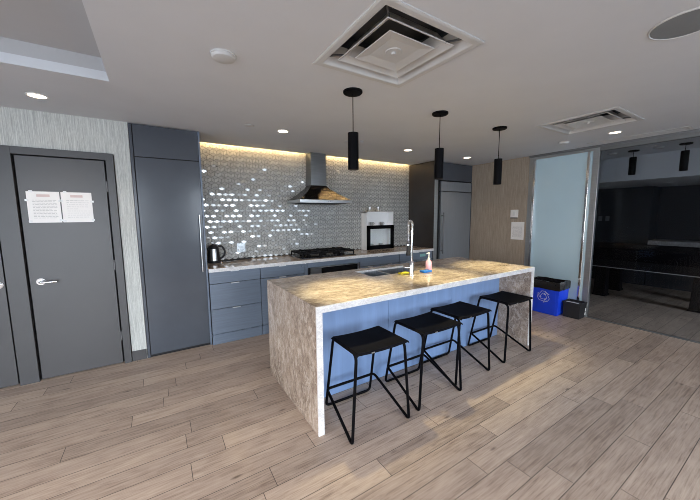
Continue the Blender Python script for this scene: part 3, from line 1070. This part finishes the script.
q.tube([(FX, FY, 1.20), (hx, hy, 1.20)], 0.006, 10)
q.lathe([(0.022, 1.19), (0.022, 1.21)], hx, hy, 18)
q.build('holder_arm', M['chrome'], fa, smooth=50)
q = MB()
q.tube([(FX, FY, 0.985), (FX - 0.085, FY + 0.012, 0.992)], [0.010, 0.0075], 12)
q.build('lever', M['chrome'], fa, smooth=50)

# things by the sink
sg = MB().box(2.035, 2.145, 2.262, 2.312, 0.9105, 0.926, 0.005).build('sponge', M['yellow'], loc=(2.09, 2.29, 0.9105))
tag(sg, 'yellow sponge on the island at the sink edge', 'sponge')
sg = MB().box(2.285, 2.395, 2.19, 2.262, 0.9105, 0.930, 0.006).build('sponge', M['blue_sponge'], loc=(2.34, 2.22, 0.9105))
tag(sg, 'blue sponge in front of the pink soap bottle', 'sponge')
sbx, sby = 2.445, 2.285
so = thing('soap_bottle', (sbx, sby, 0.9105), 'clear pink hand soap bottle with white pump by the sink', 'bottle')
MB().lathe([(0.030, 0.9105), (0.035, 0.920), (0.035, 0.990), (0.027, 1.012), (0.013, 1.024)], sbx, sby, 22).build('bottle', M['pink'], so, smooth=50)
pp = MB().lathe([(0.015, 1.022), (0.015, 1.044), (0.006, 1.048), (0.006, 1.088), (0.011, 1.091), (0.011, 1.104)], sbx, sby, 16).build('pump', M['white'], so, smooth=50)
q = MB()
q.tube([(sbx, sby, 1.098), (sbx - 0.048, sby - 0.01, 1.093)], 0.006, 8)
q.build('nozzle', M['white'], pp, smooth=50)


# ------------------------------------------------------------------ bar stools
def make_stool():
    """Stool built round the middle of its front feet; x along the island, y towards it."""
    st = thing('bar_stool', (0, 0, 0), '', 'stool')
    r = 0.0105
    zs = 0.618
    fl, fr_ = Vector((-0.246, 0.0, r)), Vector((0.246, 0.0, r))            # front feet
    rl, rr = Vector((-0.208, 0.458, r)), Vector((0.212, 0.458, r))         # rear feet
    sfl, sfr = Vector((-0.203, 0.012, zs - r)), Vector((0.203, 0.012, zs - r))
    srl, srr = Vector((-0.200, 0.335, zs - r)), Vector((0.190, 0.335, zs - r))
    k = 0.28
    hl, hr = rl.lerp(srl, k) + Vector((-0.016, -0.012, 0)), rr.lerp(srr, k) + Vector((0.016, -0.012, 0))

    def seg(name, pts, rad=0.045, ground=False):
        pts = [Vector(p) for p in pts]
        path = fillet(pts, rad, 6)
        if ground:                                      # push the rounded bend down until it touches the floor
            for _ in range(4):
                dz = min(p.z for p in path) - r
                pts[1].z -= dz
                path = fillet(pts, rad, 6)
        m = MB()
        m.tube(path, r, 10)
        return m.build(name, M['black'], st, smooth=60)
    mid = lambda a, b, t=0.5: a.lerp(b, t)
    for s, f, h, q, sr in ((sfl, fl, hl, rl, srl), (sfr, fr_, hr, rr, srr)):
        seg('front_leg', [mid(s, sr), s, mid(s, f)], 0.055)
        seg('front_leg_brace', [mid(s, f), f, mid(f, h, 0.8)], 0.034, True)
        seg('rear_leg', [mid(s, sr), sr, mid(sr, q)], 0.04)
    seg('footrest', [mid(fl, hl, 0.8), hl, hr, mid(fr_, hr, 0.8)], 0.03)
    seg('floor_rail', [mid(srl, rl), rl, rr, mid(srr, rr)], 0.04)
    # bent sheet seat between the side rods, its ends rolled over them
    m = MB()
    prof = []
    for i in range(25):
        u = -1 + 2 * i / 24
        x = 0.218 * u + 0.012 * max(0, u)
        z = zs + 0.004 - 0.010 * (1 - u * u)
        if abs(u) > 0.95:
            z -= 0.012 * ((abs(u) - 0.95) / 0.05)
        prof.append((x, z))
    rings = []
    for x, z in prof:
        rings.append([(x, -0.012, z - 0.014), (x, -0.004, z), (x, 0.335, z), (x, 0.343, z - 0.012), (x, 0.335, z - 0.004), (x, 0.0, z - 0.004)])
    m.rings(rings)
    se = m.build('seat', M['black_seat'], st, smooth=30)
    box('label_tag', M['steel'], -0.10, -0.075, -0.0135, -0.0115, zs - 0.018, zs - 0.010, se)
    return st


STOOLS = [(1.240, 1.556, -0.02, 'black wire bar stool nearest the left waterfall end, first along the island'),
          (1.858, 1.573, 0.00, 'second black wire bar stool from the left waterfall end of the island'),
          (2.372, 1.645, 0.00, 'third black wire bar stool from the left waterfall end of the island'),
          (3.128, 1.652, 0.00, 'black wire bar stool nearest the right waterfall end, last along the island')]
proto = make_stool()
for i, (x, y, a, lb) in enumerate(STOOLS):
    o = proto if i == 0 else copy_tree(proto)
    o.location = (x, y, 0)
    o.rotation_euler = (0, 0, a)
    tag(o, lb, 'stool', 'bar stools along the island')


# ------------------------------------------------------------------ lamps and ceiling fittings
def make_pendant(x, y, label, ztop, zbot, r, can, group, lit=True):
    p = thing('pendant_lamp', (x, y, zbot), label, 'lamp', group)
    MB().lathe([(can, H), (can, H - 0.012), (can * 0.92, H - 0.018), (0.012, H - 0.020)], x, y, 32).build('canopy', M['black'], p, smooth=40)
    MB().tube([(x, y, H - 0.018), (x, y, ztop)], 0.0035, 8).build('cord', M['black'], p)
    sh = MB()
    sh.lathe([(0.008, ztop + 0.004), (r, ztop), (r, zbot), (r - 0.004, zbot), (r - 0.004, zbot + 0.02)], x, y, 32, True, False)
    sh.build('shade', M['black'], p, smooth=40)
    MB().lathe([(r - 0.004, zbot + 0.018), (0.003, zbot + 0.014)], x, y, 24).build('lens', M['lamp_warm'] if lit else M['lamp_dim'], p)
    if lit:
        lamp('pendant_light', 'SPOT', (x, y, zbot - 0.005), 72, (1.0, 0.84, 0.44), spot_size=math.radians(64), spot_blend=0.75, shadow_soft_size=0.03)
    return p


GP = 'black cylinder pendants over the island'
make_pendant(1.322, 2.03, 'black cylinder pendant over the left end of the island, before the sink', 2.130, 1.855, 0.041, 0.073, GP)
make_pendant(2.280, 2.03, 'middle black cylinder pendant over the island, above the sink', 2.115, 1.838, 0.041, 0.073, GP)
make_pendant(3.220, 2.03, 'black cylinder pendant over the right end of the island', 2.104, 1.830, 0.041, 0.073, GP)
GP2 = 'short black pendants in the games room'
make_pendant(6.12, 1.697, 'left of the two short black pendants behind the clear glass', 2.335, 2.075, 0.042, 0.065, GP2, False)
make_pendant(6.12, 1.160, 'right of the two short black pendants behind the clear glass', 2.335, 2.070, 0.042, 0.065, GP2, False)


def downlight(x, y, label, lit=True, z=H, power=14):
    d = thing('recessed_downlight', (x, y, z), label, 'downlight', 'recessed ceiling downlights')
    MB().lathe([(0.066, z + 0.0), (0.066, z - 0.004), (0.054, z - 0.006), (0.052, z - 0.002)], x, y, 32, True, False).build('trim_ring', M['white'], d, smooth=40)
    MB().lathe([(0.053, z - 0.003), (0.004, z - 0.0035)], x, y, 28).build('lens', M['lamp_warm'] if lit else M['lamp_dim'], d)
    if lit:
        lamp('downlight_lamp', 'SPOT', (x, y, z - 0.02), power, WARM, spot_size=math.radians(110), spot_blend=0.9, shadow_soft_size=0.05)
    return d


downlight(-0.70, 3.345, 'lit downlight above the grey door at the left edge')
downlight(1.253, 3.34, 'lit downlight in front of the tiled wall, left of the hood chimney')
downlight(3.146, 3.383, 'lit downlight between the left and middle pendants, right of the hood')
downlight(4.402, 3.328, 'lit downlight in front of the fridge')
downlight(4.565, 1.449, 'lit downlight between the square vent and the glass partition')
downlight(7.583, 2.493, 'dim downlight in the dark soffit, nearer the frosted pane', False, 2.04)
downlight(7.701, 1.605, 'dim downlight in the dark soffit, right of the left short pendant', False, 2.04)
# unseen lamps added to warm the floor on the left
for (x, y) in ((-1.9, 1.4), (-1.6, -0.4), (0.3, 0.2)):
    lamp('downlight_lamp', 'SPOT', (x, y, H - 0.03), 60, WARM, spot_size=math.radians(115), spot_blend=0.9, shadow_soft_size=0.05)


def puck(name, x, y, label, cat, r, h, mat, group=None):
    p = thing(name, (x, y, H), label, cat, group)
    MB().lathe([(r, H), (r, H - h * 0.35), (r * 0.88, H - h * 0.8), (r * 0.6, H - h), (0.004, H - h)], x, y, 32).build('housing', mat, p, smooth=35)
    MB().lathe([(r * 1.08, H), (r * 1.08, H - 0.006), (r, H - 0.007)], x, y, 32, True, False).build('base_ring', mat, p, smooth=35)
    return p


GS = 'round white ceiling detectors'
puck('smoke_detector', 0.398, 1.985, 'round white smoke detector left of the big square vent', 'smoke detector', 0.068, 0.026, M['vent'], GS)
puck('smoke_detector', 4.584, 1.98, 'small round white detector above the frosted pane', 'smoke detector', 0.058, 0.028, M['vent'], GS)
puck('smoke_detector', 6.117, 1.95, 'white ceiling detector behind glass, left of both short pendants', 'smoke detector', 0.058, 0.028, M['vent'], GS)
puck('smoke_detector', 6.128, 1.43, 'white ceiling detector behind glass, between the two short pendants', 'smoke detector', 0.058, 0.028, M['vent'], GS)
o = MB().lathe([(0.05, H), (0.05, H - 0.003), (0.045, H - 0.005), (0.004, H - 0.005)], 0.885, 3.32, 24).build('sprinkler_cover', M['vent'], loc=(0.885, 3.32, H), smooth=40)
tag(o, 'small flat round cover in the ceiling above the tiled wall left of the hood', 'sprinkler cover')
o = MB().lathe([(0.125, H), (0.125, H - 0.004), (0.118, H - 0.007), (0.004, H - 0.007)], 2.208, 3.37, 36).build('ceiling_cover', M['ceiling'], loc=(2.208, 3.37, H), smooth=40)
tag(o, 'flat round ceiling cover behind the left island pendant', 'ceiling cover')
cs = thing('ceiling_speaker', (2.285, 0.475, H), 'large round grey ceiling speaker at the upper right', 'speaker')
MB().lathe([(0.143, H), (0.143, H - 0.005), (0.136, H - 0.007), (0.134, H - 0.004)], 2.285, 0.475, 48, True, False).build('rim', M['vent'], cs, smooth=40)
MB().lathe([(0.135, H - 0.004), (0.004, H - 0.006)], 2.285, 0.475, 48).build('grille', M['speaker'], cs, smooth=40)


def square_vent(cx, cy, label):
    """Four-way cone diffuser; frame 0.70 m, three nested cones and a centre plate."""
    v = thing('ceiling_vent', (cx, cy, H), label, 'vent', 'square ceiling vents')

    def sq(h, z):
        return [(cx - h, cy - h, z), (cx + h, cy - h, z), (cx + h, cy + h, z), (cx - h, cy + h, z)]
    f = MB()
    f.rings([sq(0.348, H), sq(0.348, H - 0.006), sq(0.338, H - 0.010), sq(0.306, H - 0.010), sq(0.300, H - 0.006), sq(0.275, H + 0.03), sq(0.245, H + 0.085), sq(0.250, H + 0.085)], False, False)
    f.build('frame', M['vent'], v)
    d = MB()
    d.rings([sq(0.30, H + 0.01), sq(0.30, H + 0.19), ], False, True)
    d.build('duct', M['vent_dark'], v)
    c = MB()
    c.rings([sq(0.232, H - 0.004), sq(0.236, H - 0.001), sq(0.205, H + 0.022), sq(0.170, H + 0.075), sq(0.166, H + 0.075), sq(0.198, H + 0.018)], closed=True)
    c.build('outer_cone', M['vent'], v)
    c = MB()
    c.rings([sq(0.004, H + 0.003), sq(0.10, H + 0.003), sq(0.160, H - 0.006), sq(0.163, H - 0.003), sq(0.13, H + 0.016), sq(0.10, H + 0.04)])
    c.build('center_plate', M['vent'], v)
    k = MB()
    k.lathe([(0.05, H + 0.003), (0.046, H - 0.001), (0.014, H - 0.001), (0.012, H - 0.010), (0.002, H - 0.011)], cx, cy, 24)
    k.build('hub', M['vent'], v, smooth=40)
    for (sx, sy) in ((1, 1), (-1, 1), (1, -1), (-1, -1)):
        b = MB()
        b.tube([(cx + sx * 0.20, cy + sy * 0.20, H + 0.02), (cx + sx * 0.29, cy + sy * 0.29, H + 0.03)], 0.006, 8)
        b.build('bracket', M['vent_dark'], v)
    return v


square_vent(1.224, 1.446, 'large square white ceiling vent above the left half of the island')
square_vent(3.842, 1.446, 'square white ceiling vent near the glass partition')
sv = thing('slot_vent', (5.05, 1.39, H), 'narrow slotted ceiling vent along the top of the glass partition', 'vent')
f = MB()
for (a, b, c, d) in ((4.935, 4.965, 0.92, 1.855), (5.135, 5.165, 0.92, 1.855), (4.965, 5.135, 0.92, 0.955), (4.965, 5.135, 1.82, 1.855), (5.04, 5.06, 0.955, 1.82)):
    f.box(a, b, c, d, H - 0.006, H)
f.build('frame', M['vent'], sv)
d = MB()
d.box(4.945, 5.155, 0.94, 1.84, H + 0.05, H + 0.055)
d.build('duct', M['vent_dark'], sv)
for x in (4.985, 5.015, 5.085, 5.115):
    box('blade', M['vent'], x - 0.004, x + 0.004, 0.955, 1.82, H - 0.003, H + 0.03, sv)

# ------------------------------------------------------------------ bins by the frosted pane
bn = thing('recycling_bin', (5.03, 2.24, 0), 'blue recycling bin with black liner beside the frosted pane', 'bin')
BX0, BX1, BY0, BY1, BZ = 4.885, 5.165, 2.054, 2.44, 0.485
w = MB()
F = 0.022


def rect(ins, z):
    return [(BX0 - F * z / BZ + ins, BY0 - F * z / BZ + ins, z), (BX1 + F * z / BZ * 0.6 - ins, BY0 - F * z / BZ + ins, z),
            (BX1 + F * z / BZ * 0.6 - ins, BY1 + F * z / BZ - ins, z), (BX0 - F * z / BZ + ins, BY1 + F * z / BZ - ins, z)]


w.rings([rect(0.006, 0.0), rect(0, 0.006), rect(0, BZ), rect(0.006, BZ), rect(0.006, 0.012)], True, True)
w.build('body', M['blue_bin'], bn)
rb = MB()
for (yy) in (BY0 + 0.035, BY1 - 0.035):
    rb.taper(None, (BX0 - 0.004, BX0 + 0.004, yy - 0.01, yy + 0.01), (BX0 - F * 0.85 - 0.004, BX0 - F * 0.85 + 0.004, yy - 0.012, yy + 0.012), 0.01, 0.40)
rb.build('rib', M['blue_bin'], bn)
lm = MB()                                             # folded bag rim
rnd = random.Random(4)


def wob(ins, z, amp):
    out = []
    base = rect(ins, z)
    for e in range(4):
        p, q = Vector(base[e]), Vector(base[(e + 1) % 4])
        for k in range(8):
            v = p.lerp(q, k / 8)
            out.append((v.x + rnd.uniform(-amp, amp), v.y + rnd.uniform(-amp, amp), v.z + rnd.uniform(-amp, amp) * 1.5))
    return out


lm.rings([wob(-0.008, 0.385, 0.004), wob(-0.012, 0.42, 0.003), wob(-0.011, 0.485, 0.003), wob(-0.004, 0.503, 0.004), wob(0.016, 0.50, 0.004), wob(0.018, 0.38, 0.004), wob(0.03, 0.2, 0.006)], False, False)
lm.build('liner', M['bag'], bn, smooth=60)

# three chasing arrows
sy = MB()
cy_, cz_ = 2.245, 0.262
face_x = lambda z: BX0 - F * z / BZ - 0.0012


def P(u, v):                                          # u runs towards -Y (right in the picture)
    z = cz_ + v
    return (face_x(z), cy_ - u, z)


R0 = 0.088
for k in range(3):
    a0 = math.radians(90 + 120 * k)

    def rot(u, v):
        return (u * math.cos(a0) - v * math.sin(a0), u * math.sin(a0) + v * math.cos(a0))
    # outline of one bent ribbon arrow in the frame of its corner (+u = outward)
    out = [(0.083, -0.024), (0.083, 0.024), (0.030, 0.062), (0.046, 0.078), (-0.006, 0.080), (-0.012, 0.030), (0.004, 0.044),
           (0.050, 0.012), (0.050, -0.012), (0.036, -0.030), (0.062, -0.050)]
    n_ = len(out)
    for i in range(n_):
        p, q = Vector(rot(*out[i])), Vector(rot(*out[(i + 1) % n_]))
        d_ = (q - p).normalized()
        nn = Vector((-d_.y, d_.x)) * 0.0028
        vs = [sy.bm.verts.new(P(*(p + nn - d_ * 0.002))), sy.bm.verts.new(P(*(q + nn + d_ * 0.002))), sy.bm.verts.new(P(*(q - nn + d_ * 0.002))), sy.bm.verts.new(P(*(p - nn - d_ * 0.002)))]
        sy.face(vs)
so_ = sy.build('recycling_symbol', M['white'], bn)

bb = thing('waste_basket', (5.08, 1.92, 0), 'small black waste basket between the blue bin and the glass track', 'bin')
w = MB()
def r2(ins, z):
    e = 0.012 * z / 0.23
    return [(4.985 - e + ins, 1.815 - e + ins, z), (5.175 + e - ins, 1.815 - e + ins, z), (5.175 + e - ins, 2.01 + e - ins, z), (4.985 - e + ins, 2.01 + e - ins, z)]
w.rings([r2(0.004, 0), r2(0, 0.004), r2(0, 0.215), r2(-0.006, 0.217), r2(-0.006, 0.23), r2(0.006, 0.23), r2(0.006, 0.01)])
w.build('body', M['black_matte'], bb)
box('lid_flap', M['black_matte'], 4.99, 5.17, 1.82, 2.005, 0.200, 0.206, bb)
o = box('paper_label', M['paper'], 5.135, 5.160, 1.797, 1.8005, 0.10, 0.145, bb)
o = box('paper_label', M['paper'], 5.135, 5.160, 1.799, 1.8035, 0.045, 0.082, bb)
o = box('rim_sticker', M['paper'], 4.984, 5.014, 1.835, 1.985, 0.2300, 0.2312, bb)

# ------------------------------------------------------------------ games room
pt = thing('pool_table', (7.2, 1.55, 0), 'black covered pool table in the dark room behind the glass', 'pool table')
PX0, PX1, PY0, PY1 = 6.62, 7.85, 0.35, 2.75
box('cabinet', M['pool_wood'], PX0, PX1, PY0, PY1, 0.57, 0.84, pt, 0.015)
box('cover', M['cloth'], PX0 - 0.01, PX1 + 0.01, PY0 - 0.01, PY1 + 0.01, 0.70, 0.905, pt, 0.02)
box('lower_trim', M['slab'], PX0 - 0.006, PX0, PY0, PY1, 0.562, 0.572, pt)
for x in (6.90, 7.60):
    for y in (0.98, 2.20):
        l = MB()
        l.taper(None, (x - 0.09, x + 0.09, y - 0.09, y + 0.09), (x - 0.075, x + 0.075, y - 0.075, y + 0.075), 0.03, 0.57, 0.008)
        lg = l.build('leg', M['pool_wood'], pt)
        box('foot', M['pool_wood'], x - 0.1, x + 0.1, y - 0.1, y + 0.1, 0, 0.03, lg, 0.004)

bc = MB().box(8.42, 8.995, YW + 0.01, 1.985, 0.845, 0.945, 0.004).build('bar_counter', M['slab'], loc=(8.7, 0, 0.845))
tag(bc, 'pale stone counter in the alcove of the dark room', 'counter')
box('base_panel', M['wall_dark'], 8.52, 8.995, YW + 0.01, 1.985, 0, 0.845, bc)
for k, (y0, lb) in enumerate(((2.83, 'left of the two switches on the dark far wall'), (2.70, 'right of the two switches on the dark far wall'))):
    s_ = thing('wall_switch', (8.5, y0, 1.34), lb, 'switch')
    box('plate', M['header'], 8.490, 8.5, y0 - 0.035, y0 + 0.035, 1.33, 1.44, s_, 0.002)
    box('rocker', M['header'], 8.487, 8.490, y0 - 0.015, y0 + 0.015, 1.355, 1.415, s_, 0.001)
